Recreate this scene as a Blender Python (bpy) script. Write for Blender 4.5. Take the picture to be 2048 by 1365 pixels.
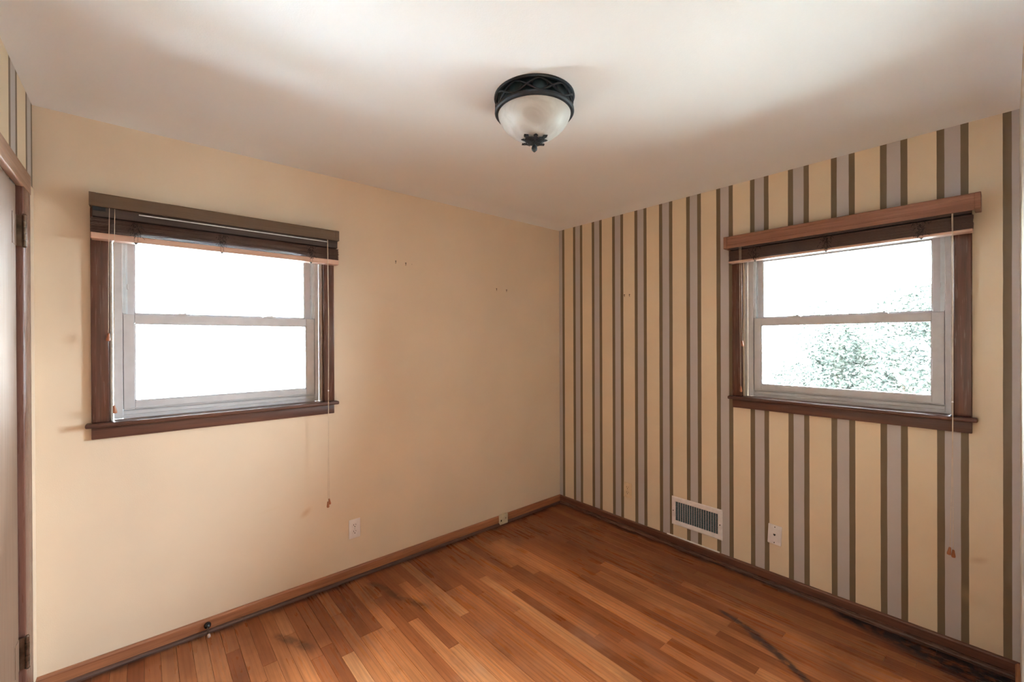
import bpy, bmesh, math, random
from mathutils import Vector, Matrix
random.seed(7)
scene = bpy.context.scene
for o in list(bpy.data.objects):
    bpy.data.objects.remove(o)
COL = scene.collection

# ------------------------------------------------------------------ camera
F = 0.018                       # level of the finished floor
L, R = 3.157, 2.650             # room runs x -L..0, y -R..0
ZP, ZC = 2.44, 2.475            # top of the wall paint (cove starts), flat ceiling
cam = bpy.data.cameras.new('camera')
cam.sensor_width = 36.0
cam.lens = 36.0 * 853.97 / 2048
cam.clip_start = 0.005
cam.clip_end = 300
co = bpy.data.objects.new('camera', cam)
COL.objects.link(co)
r_, u_, f_ = Vector((.7565, -.6539, -.0040)).normalized(), Vector((.0047, -.0007, 1.)).normalized(), Vector((.6539, .7566, -.0025)).normalized()
m = Matrix.Identity(4)
for i in range(3):
    m[i][0], m[i][1], m[i][2] = r_[i], u_[i], -f_[i]
m.translation = Vector((-2.8170, -2.6115, 1.4679))
co.matrix_world = m
scene.camera = co

# ------------------------------------------------------------------ world, sun, exposure
SKY = 62.0
SUN = 8.0
FILL_W = 24.0  # power of the fill light added in the hall
world = bpy.data.worlds.new('world')
scene.world = world
world.use_nodes = True
nt = world.node_tree
nt.nodes.clear()
tc = nt.nodes.new('ShaderNodeTexCoord')
sx = nt.nodes.new('ShaderNodeSeparateXYZ')
nt.links.new(tc.outputs['Generated'], sx.inputs[0])
mr = nt.nodes.new('ShaderNodeMapRange')        # overcast sky: brighter towards the zenith
mr.inputs[1].default_value = 0.0; mr.inputs[2].default_value = 1.0
mr.inputs[3].default_value = 0.8 * SKY; mr.inputs[4].default_value = 1.35 * SKY
nt.links.new(sx.outputs[2], mr.inputs[0])
bg = nt.nodes.new('ShaderNodeBackground')
bg.inputs[0].default_value = (0.80, 0.915, 1.0, 1)
nt.links.new(mr.outputs[0], bg.inputs[1])
wo = nt.nodes.new('ShaderNodeOutputWorld')
nt.links.new(bg.outputs[0], wo.inputs[0])

sd = bpy.data.lights.new('sun', 'SUN')
sd.energy = SUN; sd.angle = math.radians(8); sd.color = (1.0, .95, .88)
so = bpy.data.objects.new('sun', sd); COL.objects.link(so)
so.rotation_euler = (math.radians(42), 0, math.radians(-38))     # from behind the house, over the roof
so.location = (-6, -8, 10)

scene.view_settings.view_transform = 'Standard'
scene.view_settings.look = 'None'
scene.view_settings.exposure = 1.1
scene.view_settings.gamma = 1.0
scene.view_settings.use_curve_mapping = False
try:
    scene.cycles.max_bounces = 14
    scene.cycles.diffuse_bounces = 8
    scene.cycles.transparent_max_bounces = 16
    scene.cycles.use_denoising = True
    scene.cycles.caustics_reflective = False
    scene.cycles.caustics_refractive = False
    scene.cycles.sample_clamp_indirect = 30
except Exception:
    pass

# sampling portals on the outside of the two windows (they emit nothing themselves)
def portal(loc, rot):
    d = bpy.data.lights.new('window_portal', 'AREA')
    d.shape = 'RECTANGLE'; d.size = 0.86; d.size_y = 0.86
    d.cycles.is_portal = True
    o = bpy.data.objects.new('window_portal', d); COL.objects.link(o)
    o.location = loc; o.rotation_euler = rot
portal((-2.475, .20, 1.55), (math.radians(-90), 0, 0))
portal((.20, -2.0, 1.55), (math.radians(-90), 0, math.radians(-90)))

# ------------------------------------------------------------------ materials
def nd(t, typ, **kw):
    n = t.nodes.new(typ)
    for k, v in kw.items():
        setattr(n, k, v)
    return n
def val(t, sock, v):
    if isinstance(v, bpy.types.NodeSocket):
        t.links.new(v, sock)
    else:
        sock.default_value = v
def mth(t, op, a, b=None, c=None):
    n = nd(t, 'ShaderNodeMath', operation=op)
    val(t, n.inputs[0], a)
    if b is not None: val(t, n.inputs[1], b)
    if c is not None: val(t, n.inputs[2], c)
    return n.outputs[0]
def mixc(t, f, a, b, blend='MIX'):
    n = nd(t, 'ShaderNodeMix', data_type='RGBA', blend_type=blend)
    val(t, n.inputs[0], f)
    val(t, n.inputs[6], a if isinstance(a, bpy.types.NodeSocket) else (*a, 1))
    val(t, n.inputs[7], b if isinstance(b, bpy.types.NodeSocket) else (*b, 1))
    return n.outputs[2]
def rng(t, v, a, b, c=0.0, d=1.0, smooth=True):
    n = nd(t, 'ShaderNodeMapRange', interpolation_type='SMOOTHSTEP' if smooth else 'LINEAR')
    val(t, n.inputs[0], v)
    for i, q in enumerate((a, b, c, d)): n.inputs[i + 1].default_value = q
    return n.outputs[0]
def noise(t, vec, scale, detail=3, rough=.5, dist=0.0):
    n = nd(t, 'ShaderNodeTexNoise')
    if vec is not None: t.links.new(vec, n.inputs['Vector'])
    n.inputs['Scale'].default_value = scale; n.inputs['Detail'].default_value = detail
    n.inputs['Roughness'].default_value = rough; n.inputs['Distortion'].default_value = dist
    return n.outputs[0]
def mapped(t, vec, scale=(1, 1, 1), loc=(0, 0, 0), rot=(0, 0, 0)):
    n = nd(t, 'ShaderNodeMapping')
    t.links.new(vec, n.inputs[0])
    n.inputs[1].default_value = loc; n.inputs[2].default_value = rot; n.inputs[3].default_value = scale
    return n.outputs[0]
def bump(t, h, strength, dist=.001):
    n = nd(t, 'ShaderNodeBump')
    n.inputs['Strength'].default_value = strength; n.inputs['Distance'].default_value = dist
    t.links.new(h, n.inputs['Height'])
    return n.outputs[0]
def mat(name, col=(.5, .5, .5), rough=.5, metal=0.0, spec=.5):
    M = bpy.data.materials.new(name); M.use_nodes = True
    t = M.node_tree; b = t.nodes['Principled BSDF']
    b.inputs['Base Color'].default_value = (*col, 1)
    b.inputs['Roughness'].default_value = rough
    b.inputs['Metallic'].default_value = metal
    b.inputs['Specular IOR Level'].default_value = spec
    return M, t, b
def objco(t): return nd(t, 'ShaderNodeTexCoord').outputs['Object']
def pos(t): return nd(t, 'ShaderNodeNewGeometry').outputs['Position']

def plain(name, col, rough=.5, metal=0, spec=.5, var=.06, nscale=30, bmp=.0):
    M, t, b = mat(name, col, rough, metal, spec)
    n = noise(t, objco(t), nscale, 3)
    c2 = tuple(max(0, c * (1 - 2.2 * var)) for c in col); c1 = tuple(min(1, c * (1 + var)) for c in col)
    t.links.new(mixc(t, rng(t, n, .3, .7), c1, c2), b.inputs['Base Color'])
    if bmp: t.links.new(bump(t, n, bmp), b.inputs['Normal'])
    return M

def wood(name, light, dark, axis='x', rough=.38, spec=.5, fine=1.0):
    M, t, b = mat(name, light, rough, 0, spec)
    s = {'x': (2.0, 45, 45), 'y': (45, 2.0, 45), 'z': (45, 45, 2.0)}[axis]
    v = mapped(t, objco(t), tuple(k * fine for k in s))
    n = noise(t, v, 1.0, 5, .6, .6)
    n2 = noise(t, mapped(t, objco(t), tuple(k * 4 for k in s)), 1.0, 2, .5)
    f = mth(t, 'ADD', mth(t, 'MULTIPLY', n, .75), mth(t, 'MULTIPLY', n2, .25))
    t.links.new(mixc(t, rng(t, f, .32, .68), dark, light), b.inputs['Base Color'])
    t.links.new(rng(t, n2, .2, .8, rough - .06, rough + .1), b.inputs['Roughness'])
    t.links.new(bump(t, f, .12), b.inputs['Normal'])
    return M

CREAM = (.75, .62, .455)
GREY = (.50, .455, .445)
DARK = (.185, .135, .085)
def smudge(t, p, col, cx, cy, ax, rx, rz, rot, tint, amt):
    """soft brown smudge on the wall at (cx, z=cy); ax = which axis runs along the wall"""
    s = nd(t, 'ShaderNodeSeparateXYZ'); t.links.new(p, s.inputs[0])
    a = mth(t, 'SUBTRACT', s.outputs[ax], cx); z = mth(t, 'SUBTRACT', s.outputs[2], cy)
    c, sn = math.cos(rot), math.sin(rot)
    u = mth(t, 'ADD', mth(t, 'MULTIPLY', a, c / rx), mth(t, 'MULTIPLY', z, sn / rx))
    w = mth(t, 'ADD', mth(t, 'MULTIPLY', a, -sn / rz), mth(t, 'MULTIPLY', z, c / rz))
    d = mth(t, 'SQRT', mth(t, 'ADD', mth(t, 'MULTIPLY', u, u), mth(t, 'MULTIPLY', w, w)))
    return mixc(t, mth(t, 'MULTIPLY', rng(t, d, 0, 1, 1, 0), amt), col, tint)
def paint_surface(t, b, p):
    b.inputs['Roughness'].default_value = .62
    b.inputs['Specular IOR Level'].default_value = .35
    n = noise(t, p, 260, 2, .6)
    n2 = noise(t, p, 14, 3, .5)
    t.links.new(bump(t, mth(t, 'ADD', n, mth(t, 'MULTIPLY', n2, 1.5)), .25, .0012), b.inputs['Normal'])

def mat_cream():
    CL_ = (.745, .615, .475)
    M, t, b = mat('cream wall paint', CL_)
    p = pos(t)
    n = noise(t, p, 2.2, 3)
    c = mixc(t, rng(t, n, .3, .7), CL_, tuple(k * .95 for k in CL_))
    c = smudge(t, p, c, -2.118, .487, 0, .050, .026, math.radians(38), (.58, .36, .20), .55)
    c = smudge(t, p, c, -2.30, .55, 0, .09, .012, math.radians(8), (.66, .50, .33), .18)
    t.links.new(c, b.inputs['Base Color'])
    paint_surface(t, b, p)
    return M
def mat_stripes(name, axis, s0, d, g, P, sign=-1, smud=False):
    M, t, b = mat(name, CREAM)
    p = pos(t)
    s = nd(t, 'ShaderNodeSeparateXYZ'); t.links.new(p, s.inputs[0])
    wob = mth(t, 'MULTIPLY', mth(t, 'SUBTRACT', noise(t, mapped(t, p, (40, 40, 6)), 1.0, 2), .5), .003)
    a = mth(t, 'ADD', mth(t, 'MULTIPLY', s.outputs[axis], sign), wob)
    q = mth(t, 'FLOORED_MODULO', mth(t, 'SUBTRACT', a, s0), P)
    e = .0006
    g1 = mth(t, 'MULTIPLY', rng(t, q, d - e, d + e), rng(t, q, d + g - e, d + g + e, 1, 0))     # grey band
    cr = rng(t, q, 2 * d + g - e, 2 * d + g + e)                                               # cream band
    cr = mth(t, 'MULTIPLY', cr, rng(t, q, P - e, P, 1, 0))
    n = noise(t, p, 3.0, 3)
    cA = mixc(t, rng(t, n, .3, .7), CREAM, tuple(k * .95 for k in CREAM))
    c = mixc(t, g1, DARK, GREY)
    c = mixc(t, cr, c, cA)
    if smud:
        c = smudge(t, p, c, -2.531, .475, 1, .045, .022, math.radians(-25), (.45, .27, .13), .40)
        c = smudge(t, p, c, -2.50, .30, 1, .11, .05, math.radians(30), (.60, .43, .23), .18)
    t.links.new(c, b.inputs['Base Color'])
    paint_surface(t, b, p)
    return M

M_CREAM = mat_cream()
M_STRIPE = mat_stripes('striped wall paint', 1, -.0384, .0252, .0515, .2032, smud=True)
M_STRIPE_L = mat_stripes('striped wall paint by door', 1, 0.0, .028, .073, .278)
M_BEHIND = mat_stripes('striped wall paint behind', 0, -.1, .0252, .0515, .2032)
M_BEHIND.node_tree.nodes['Principled BSDF'].inputs['Specular IOR Level'].default_value = .05
M_BEHIND.node_tree.nodes['Principled BSDF'].inputs['Roughness'].default_value = .9
M, t, b = mat('ceiling paint', (.78, .795, .815), .85, 0, .25)
p = pos(t)
t.links.new(bump(t, noise(t, p, 220, 3, .6), .3, .0015), b.inputs['Normal'])
M_CEIL = M

def floor_wood():
    M, t, b = mat('worn oak floor', (.4, .2, .1), .42)
    p = pos(t)
    oi = nd(t, 'ShaderNodeObjectInfo')
    off = nd(t, 'ShaderNodeCombineXYZ')
    t.links.new(mth(t, 'MULTIPLY', oi.outputs['Random'], 37.0), off.inputs[0])
    t.links.new(mth(t, 'MULTIPLY', oi.outputs['Random'], 91.0), off.inputs[1])
    va = nd(t, 'ShaderNodeVectorMath', operation='ADD')
    t.links.new(p, va.inputs[0]); t.links.new(off.outputs[0], va.inputs[1])
    gv = mapped(t, va.outputs[0], (55, 2.6, 1))
    g = noise(t, gv, 1.0, 4, .55, .5)                       # long grain
    pores = noise(t, mapped(t, va.outputs[0], (300, 7, 1)), 1.0, 2, .5)
    ring = nd(t, 'ShaderNodeTexWave', wave_type='BANDS', bands_direction='X')
    t.links.new(mapped(t, va.outputs[0], (16, .7, 1)), ring.inputs[0])
    ring.inputs['Scale'].default_value = 1.0; ring.inputs['Distortion'].default_value = 3; ring.inputs['Detail'].default_value = 1
    # tone of the board: the object colour holds it (red channel, 0 dark .. 1 light)
    oc = nd(t, 'ShaderNodeSeparateColor'); t.links.new(oi.outputs['Color'], oc.inputs[0])
    tone = oc.outputs[0]
    base = nd(t, 'ShaderNodeValToRGB')
    t.links.new(tone, base.inputs[0])
    cr = base.color_ramp
    cr.elements[0].position = 0; cr.elements[0].color = (.20, .060, .021, 1)
    cr.elements[1].position = 1; cr.elements[1].color = (.94, .50, .235, 1)
    for ps, c in ((.35, (.46, .150, .053, 1)), (.65, (.74, .30, .115, 1))):
        e = cr.elements.new(ps); e.color = c
    c = base.outputs[0]
    c = mixc(t, mth(t, 'MULTIPLY', rng(t, g, .38, .72), .34), c, (.20, .065, .03))
    c = mixc(t, mth(t, 'MULTIPLY', rng(t, ring.outputs[1], .55, .95), .16), c, (.13, .045, .02))
    c = mixc(t, mth(t, 'MULTIPLY', rng(t, pores, .50, .85), .18), c, (.14, .05, .025))
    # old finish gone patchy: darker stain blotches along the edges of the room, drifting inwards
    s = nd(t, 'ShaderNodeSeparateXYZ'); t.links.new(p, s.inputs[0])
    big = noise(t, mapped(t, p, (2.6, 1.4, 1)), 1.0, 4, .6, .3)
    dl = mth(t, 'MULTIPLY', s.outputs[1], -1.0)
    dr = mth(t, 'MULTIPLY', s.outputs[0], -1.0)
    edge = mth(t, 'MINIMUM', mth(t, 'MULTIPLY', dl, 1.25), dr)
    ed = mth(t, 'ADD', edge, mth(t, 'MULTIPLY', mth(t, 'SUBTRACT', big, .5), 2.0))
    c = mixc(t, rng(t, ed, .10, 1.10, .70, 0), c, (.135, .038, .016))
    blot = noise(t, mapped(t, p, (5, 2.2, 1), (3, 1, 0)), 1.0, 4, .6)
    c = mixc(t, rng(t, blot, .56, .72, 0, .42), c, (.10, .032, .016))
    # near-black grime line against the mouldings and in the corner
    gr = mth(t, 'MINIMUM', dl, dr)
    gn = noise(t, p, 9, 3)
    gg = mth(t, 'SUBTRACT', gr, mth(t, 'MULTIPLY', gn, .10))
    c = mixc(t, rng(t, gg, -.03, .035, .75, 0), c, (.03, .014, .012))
    # bluish-black scuff streak towards the window side, and a wide dark stain by the far end
    def streak(c, x0, y0, x1, y1, w0, w1, tint, amt, wob=.03):
        dx, dy = x1 - x0, y1 - y0; ln = math.hypot(dx, dy); ux, uy = dx / ln, dy / ln
        a = mth(t, 'SUBTRACT', s.outputs[0], x0); bb = mth(t, 'SUBTRACT', s.outputs[1], y0)
        al = mth(t, 'ADD', mth(t, 'MULTIPLY', a, ux), mth(t, 'MULTIPLY', bb, uy))
        ac = mth(t, 'ADD', mth(t, 'MULTIPLY', a, -uy), mth(t, 'MULTIPLY', bb, ux))
        ac = mth(t, 'ADD', ac, mth(t, 'MULTIPLY', mth(t, 'SUBTRACT', noise(t, p, 7, 3), .5), wob * 2))
        wd = rng(t, al, 0, ln, w0, w1, False)
        q = mth(t, 'DIVIDE', mth(t, 'ABSOLUTE', ac), wd)
        k = mth(t, 'MULTIPLY', rng(t, q, .25, 1, 1, 0), mth(t, 'MULTIPLY', rng(t, al, -.02, .05), rng(t, al, ln - .08, ln, 1, 0)))
        k = mth(t, 'MULTIPLY', k, rng(t, noise(t, p, 30, 3), .3, .55, .45, 1))
        return mixc(t, mth(t, 'MULTIPLY', k, amt), c, tint)
    c = streak(c, -.49, -1.60, -.56, -1.86, .014, .040, (.035, .028, .035), .85, .015)
    c = streak(c, -.545, -1.78, -.74, -2.14, .036, .022, (.035, .026, .032), .85, .02)
    c = streak(c, -.045, -2.00, -.10, -2.80, .05, .30, (.010, .012, .018), .97, .02)
    c = streak(c, -2.34, -.25, -2.20, -.52, .03, .035, (.05, .022, .015), .6, .02)
    c = streak(c, -1.80, -.10, -1.66, -.60, .025, .04, (.06, .025, .013), .6, .03)
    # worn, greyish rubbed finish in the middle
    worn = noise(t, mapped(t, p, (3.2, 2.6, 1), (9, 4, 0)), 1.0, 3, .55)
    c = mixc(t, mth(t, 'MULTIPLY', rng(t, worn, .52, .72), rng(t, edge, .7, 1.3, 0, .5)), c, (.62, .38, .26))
    # paint flecks
    vor = nd(t, 'ShaderNodeTexVoronoi'); t.links.new(p, vor.inputs['Vector']); vor.inputs['Scale'].default_value = 7
    c = mixc(t, rng(t, vor.outputs['Distance'], .012, .018, .8, 0), c, (.75, .62, .5))
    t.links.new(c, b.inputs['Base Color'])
    t.links.new(mth(t, 'ADD', rng(t, g, .3, .7, .27, .40), rng(t, worn, .4, .7, -.04, .08)), b.inputs['Roughness'])
    b.inputs['Specular IOR Level'].default_value = .28
    t.links.new(bump(t, g, .06, .0006), b.inputs['Normal'])
    return M
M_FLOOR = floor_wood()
M_SUB = plain('dark subfloor', (.03, .018, .012), .9)
TL, TD = (.135, .055, .036), (.068, .028, .020)
M_TRIM_X = wood('stained trim along x', TL, TD, 'x')
M_TRIM_Z = wood('stained trim upright', TL, TD, 'z', .20)
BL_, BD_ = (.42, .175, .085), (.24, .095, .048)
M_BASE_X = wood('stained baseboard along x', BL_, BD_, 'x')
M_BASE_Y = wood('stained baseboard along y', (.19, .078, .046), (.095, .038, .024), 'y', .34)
M_SHOE_X = wood('dark shoe moulding x', (.13, .066, .05), (.06, .03, .024), 'x', .33)
M_SHOE_Y = wood('dark shoe moulding y', (.13, .062, .042), (.055, .028, .020), 'y', .26)
M_CASE_L = wood('door casing wood', (.175, .080, .058), (.12, .052, .038), 'z', .3)
M_CASE_TOP = wood('door head casing wood', (.36, .20, .125), (.27, .14, .085), 'y', .5)
M_DOOR = wood('pale veneer door', (.26, .165, .115), (.22, .14, .095), 'z', .65, spec=.2, fine=.6)
M_VAL_A = wood('olive brown valance wood', (.135, .082, .047), (.10, .060, .035), 'x', .55)
M_VAL_B = wood('reddish valance wood', (.31, .135, .08), (.20, .082, .047), 'x', .42)
M_SLAT = wood('blind slat wood', (.20, .105, .078), (.095, .048, .038), 'x', .42)
M_HEAD = wood('dark headrail wood', (.06, .036, .030), (.035, .022, .020), 'x', .5)
M_RAIL = wood('blind rail wood', (.62, .40, .31), (.50, .30, .22), 'x', .42)
M_VINYL = plain('white window vinyl', (.54, .53, .555), .38, var=.02)
M_TRACK = plain('sash track tinted with sky light', (.60, .66, .70), .4, var=.03)  # lighter and bluer than the vinyl: sky light put into the colour
M_STOP = plain('cream painted window stop', (.42, .36, .30), .4, var=.05)
M_GASK = plain('black window gasket', (.02, .02, .025), .6)
M_PLATE = plain('white plastic plate', (.78, .74, .74), .35, var=.02)
M_PLATE_C = plain('cream painted plate', (.76, .585, .375), .5, var=.04)
M_IVORY = plain('ivory plastic box', (.62, .55, .40), .45, var=.05)
M_HOLE = plain('dark slot', (.012, .010, .010), .7)
M_VENT = plain('white enamelled steel', (.80, .76, .76), .35, var=.04)
M_VENTB = plain('grey blue duct metal', (.12, .20, .24), .45, .6, var=.25, nscale=160)
M_IRON = plain('blue black painted iron', (.002, .008, .016), .5, .0, var=.3)
M_PAN = plain('dark teal reflector pan', (.012, .030, .038), .35, .3, var=.2)
M_CORD = plain('beige blind cord', (.62, .50, .38), .8)
M_LADDER = plain('dark ladder string', (.045, .032, .028), .8)
M_TASSEL = wood('orange wood tassel', (.42, .15, .06), (.24, .08, .03), 'z', .35)
M_BRASS = plain('aged brass', (.10, .06, .025), .4, .6, var=.2)
M_HINGE = plain('tarnished brass hinge', (.16, .115, .085), .3, .85, var=.25)
M_STEEL = plain('brushed steel strip', (.62, .62, .62), .3, .8)
M_RUBBER = plain('black rubber', (.012, .014, .018), .25)
M_TIP = plain('pale rubber tip', (.45, .36, .33), .5)
M_CAULK = plain('white paint seam', (.85, .84, .84), .5)
M_KNOB = plain('tarnished steel door knob', (.22, .20, .19), .3, .9, var=.2)

def glass_mat():
    M = bpy.data.materials.new('window glass'); M.use_nodes = True
    t = M.node_tree; t.nodes.clear()
    tr = nd(t, 'ShaderNodeBsdfTransparent'); tr.inputs[0].default_value = (.96, .98, .97, 1)
    gl = nd(t, 'ShaderNodeBsdfGlossy'); gl.inputs['Roughness'].default_value = .01
    fr = nd(t, 'ShaderNodeFresnel'); fr.inputs[0].default_value = 1.45
    mx = nd(t, 'ShaderNodeMixShader'); o = nd(t, 'ShaderNodeOutputMaterial')
    t.links.new(fr.outputs[0], mx.inputs[0]); t.links.new(tr.outputs[0], mx.inputs[1]); t.links.new(gl.outputs[0], mx.inputs[2])
    t.links.new(mx.outputs[0], o.inputs[0])
    return M
M_GLASS = glass_mat()
M, t, b = mat('alabaster glass bowl', (.78, .75, .68), .5)
n = noise(t, objco(t), 9, 4, .6, 1.5)
t.links.new(mixc(t, rng(t, n, .35, .7), (.62, .62, .60), (.50, .49, .47)), b.inputs['Base Color'])
b.inputs['Transmission Weight'].default_value = .12
b.inputs['Subsurface Weight'].default_value = .15
b.inputs['Subsurface Radius'].default_value = (.02, .02, .015)
b.inputs['Coat Weight'].default_value = .05
M_BOWL = M

# ------------------------------------------------------------------ mesh helpers
def finish(name, bm, m, parent=None, smooth=False, loc=None, rot=None, label=None, kind=None):
    me = bpy.data.meshes.new(name)
    bmesh.ops.recalc_face_normals(bm, faces=bm.faces)
    bm.to_mesh(me); bm.free()
    me.materials.append(m)
    if smooth:
        for pl in me.polygons: pl.use_smooth = True
        try: me.set_sharp_from_angle(angle=math.radians(40))
        except Exception: pass
    o = bpy.data.objects.new(name, me); COL.objects.link(o)
    if parent: o.parent = parent
    if loc: o.location = loc
    if rot: o.rotation_euler = rot
    if label: o['label'] = label
    if kind: o['kind'] = kind
    return o
def box(bm, x0, x1, y0, y1, z0, z1, bev=0.0, seg=1):
    x0, x1 = sorted((x0, x1)); y0, y1 = sorted((y0, y1)); z0, z1 = sorted((z0, z1))
    t = bmesh.new()
    vs = [t.verts.new((x, y, z)) for x in (x0, x1) for y in (y0, y1) for z in (z0, z1)]
    for f in ((0, 1, 3, 2), (4, 6, 7, 5), (0, 4, 5, 1), (2, 3, 7, 6), (0, 2, 6, 4), (1, 5, 7, 3)):
        t.faces.new([vs[i] for i in f])
    if bev:
        bmesh.ops.bevel(t, geom=t.edges[:], offset=bev, segments=seg, affect='EDGES', profile=.5)
    me = bpy.data.meshes.new('tmp'); t.to_mesh(me); t.free()
    bm.from_mesh(me); bpy.data.meshes.remove(me)
def cyl(bm, p0, p1, r0, r1=None, n=16, caps=True):
    p0, p1 = Vector(p0), Vector(p1)
    r1 = r0 if r1 is None else r1
    d = (p1 - p0).normalized(); a = d.orthogonal().normalized(); c = d.cross(a)
    A, B = [], []
    for i in range(n):
        q = 2 * math.pi * i / n; v = a * math.cos(q) + c * math.sin(q)
        A.append(bm.verts.new(p0 + v * r0)); B.append(bm.verts.new(p1 + v * r1))
    for i in range(n):
        bm.faces.new((A[i], A[(i + 1) % n], B[(i + 1) % n], B[i]))
    if caps:
        bm.faces.new(A[::-1]); bm.faces.new(B)
def tube(bm, pts, r, n=8):
    pts = [Vector(q) for q in pts]; rings = []
    prev = None
    for i, q in enumerate(pts):
        d = (pts[min(i + 1, len(pts) - 1)] - pts[max(i - 1, 0)]).normalized()
        a = d.orthogonal().normalized() if prev is None else (prev - d * prev.dot(d)).normalized()
        prev = a; c = d.cross(a)
        rr = r[i] if isinstance(r, (list, tuple)) else r
        rings.append([bm.verts.new(q + (a * math.cos(2 * math.pi * k / n) + c * math.sin(2 * math.pi * k / n)) * rr) for k in range(n)])
    for i in range(len(rings) - 1):
        for k in range(n):
            bm.faces.new((rings[i][k], rings[i][(k + 1) % n], rings[i + 1][(k + 1) % n], rings[i + 1][k]))
    bm.faces.new(rings[0][::-1]); bm.faces.new(rings[-1])
def lathe(bm, prof, center=(0, 0, 0), n=48, axis=None):
    cx, cy, cz = center; rings = []
    for r, z in prof:
        if r < 1e-6:
            rings.append([bm.verts.new((cx, cy, cz + z))])
        else:
            rings.append([bm.verts.new((cx + r * math.cos(2 * math.pi * k / n), cy + r * math.sin(2 * math.pi * k / n), cz + z)) for k in range(n)])
    for i in range(len(rings) - 1):
        A, B = rings[i], rings[i + 1]
        for k in range(n):
            if len(A) == 1 and len(B) == 1: break
            if len(A) == 1: bm.faces.new((A[0], B[(k + 1) % n], B[k]))
            elif len(B) == 1: bm.faces.new((A[k], A[(k + 1) % n], B[0]))
            else: bm.faces.new((A[k], A[(k + 1) % n], B[(k + 1) % n], B[k]))
def prism(bm, prof, a0, a1, axis):
    """extrude a closed 2-D profile [(p, z)] along an axis; axis 'x': p is y; axis 'y': p is x"""
    def P(pp, z, a): return (a, pp, z) if axis == 'x' else (pp, a, z)
    A = [bm.verts.new(P(q[0], q[1], a0)) for q in prof]; B = [bm.verts.new(P(q[0], q[1], a1)) for q in prof]
    n = len(prof)
    for i in range(n): bm.faces.new((A[i], A[(i + 1) % n], B[(i + 1) % n], B[i]))
    bm.faces.new(A[::-1]); bm.faces.new(B)
def empty(name, loc=(0, 0, 0), rz=0.0, parent=None):
    o = bpy.data.objects.new(name, None); COL.objects.link(o)
    o.location = loc; o.rotation_euler = (0, 0, rz); o.empty_display_size = .05
    if parent: o.parent = parent
    return o
def tag(o, label, cat, group=None):
    o['label'] = label; o['category'] = cat
    if group: o['group'] = group
    return o
def copy_tree(o, parent=None):
    c = o.copy(); COL.objects.link(c); c.parent = parent
    for ch in list(o.children): copy_tree(ch, c)
    return c

# ------------------------------------------------------------------ room shell
HALL = 1.3
def wall_x(bm, x0, x1, y0, y1, z0, z1, hole=None):
    """slab between y0 and y1 with an optional hole (a0,a1,zb,zt) along x"""
    if not hole: box(bm, x0, x1, y0, y1, z0, z1); return
    a0, a1, zb, zt = hole
    box(bm, x0, a0, y0, y1, z0, z1); box(bm, a1, x1, y0, y1, z0, z1)
    if zb > z0: box(bm, a0, a1, y0, y1, z0, zb)
    if zt < z1: box(bm, a0, a1, y0, y1, zt, z1)
T = .14
bm = bmesh.new(); wall_x(bm, -L - T, T, 0, T, -.1, 2.6, (-2.935, -2.018, 1.095, 2.0))
wl = finish('wall_left', bm, M_CREAM, kind='structure'); wl['label'] = 'cream painted wall with the left window'
bm = bmesh.new()
for a in ((-1.555 + .0, 0, -.1, 2.6), (-R - T, -2.466, -.1, 2.6)):
    pass
box(bm, 0, T, -R - T, -2.464, -.1, 2.6); box(bm, 0, T, -1.548, -.0005, -.1, 2.6)
box(bm, 0, T, -2.464, -1.548, -.1, 1.095); box(bm, 0, T, -2.464, -1.548, 2.0, 2.6)
wr = finish('wall_right', bm, M_STRIPE, kind='structure'); wr['label'] = 'wall painted in cream, grey and dark olive vertical stripes'
# wall with the door, at the left edge of the picture
DY0, DY1, DZ = -.335, -1.10, 2.022           # door opening
bm = bmesh.new()
box(bm, -L - T, -L, DY0, -.0005, -.1, 2.6); box(bm, -L - T, -L, -R - HALL, DY1, -.1, 2.6); box(bm, -L - T, -L, DY1, DY0, DZ, 2.6)
wn = finish('wall_near_left', bm, M_STRIPE_L, kind='structure'); wn['label'] = 'striped wall above and beside the veneer door'
# wall behind the camera, with the doorway the camera stands in
bm = bmesh.new(); wall_x(bm, -L, -.0005, -R - .12, -R, -.1, 2.6, (-3.06, -2.26, -.1, 2.05))
wf = finish('wall_near_right', bm, M_BEHIND, kind='structure'); wf['label'] = 'striped wall seen edge-on at the right edge of the picture'
# short hall behind the doorway
bm = bmesh.new()
box(bm, -L - T, -.9, -R - HALL - T, -R - HALL, -.1, 2.6)
finish('wall_hall_end', bm, M_CREAM, kind='structure')
bm = bmesh.new(); box(bm, -1.0, -.9, -R - HALL, -R - .12, -.1, 2.6)
finish('wall_hall_side', bm, M_CREAM, kind='structure')

# ceiling with a small plastered cove along the walls
bm = bmesh.new()
CW = .105
def ring(i):
    u = i / 6
    return CW * u, ZP + (ZC - ZP) * (1.25 * u - .25 * u * u * u * u)
rings = []
for i in range(7):
    dd, z = ring(i); dd = max(dd, -.001)
    rings.append([bm.verts.new(v) for v in ((-L + dd, -R + dd, z), (-dd, -R + dd, z), (-dd, -dd, z), (-L + dd, -dd, z))])
for i in range(6):
    for k in range(4):
        bm.faces.new((rings[i][k], rings[i][(k + 1) % 4], rings[i + 1][(k + 1) % 4], rings[i + 1][k]))
bm.faces.new(rings[6])
top = [bm.verts.new((v.co.x, v.co.y, 2.60)) for v in rings[0]]
for k in range(4): bm.faces.new((rings[0][k], rings[0][(k + 1) % 4], top[(k + 1) % 4], top[k]))
bm.faces.new(top)
ceil = finish('ceiling', bm, M_CEIL, kind='structure', smooth=True)
bm = bmesh.new(); box(bm, -L, -1.0, -R - HALL, -R - .12, ZC, 2.6)
finish('ceiling_hall', bm, M_CEIL, kind='structure')
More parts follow.
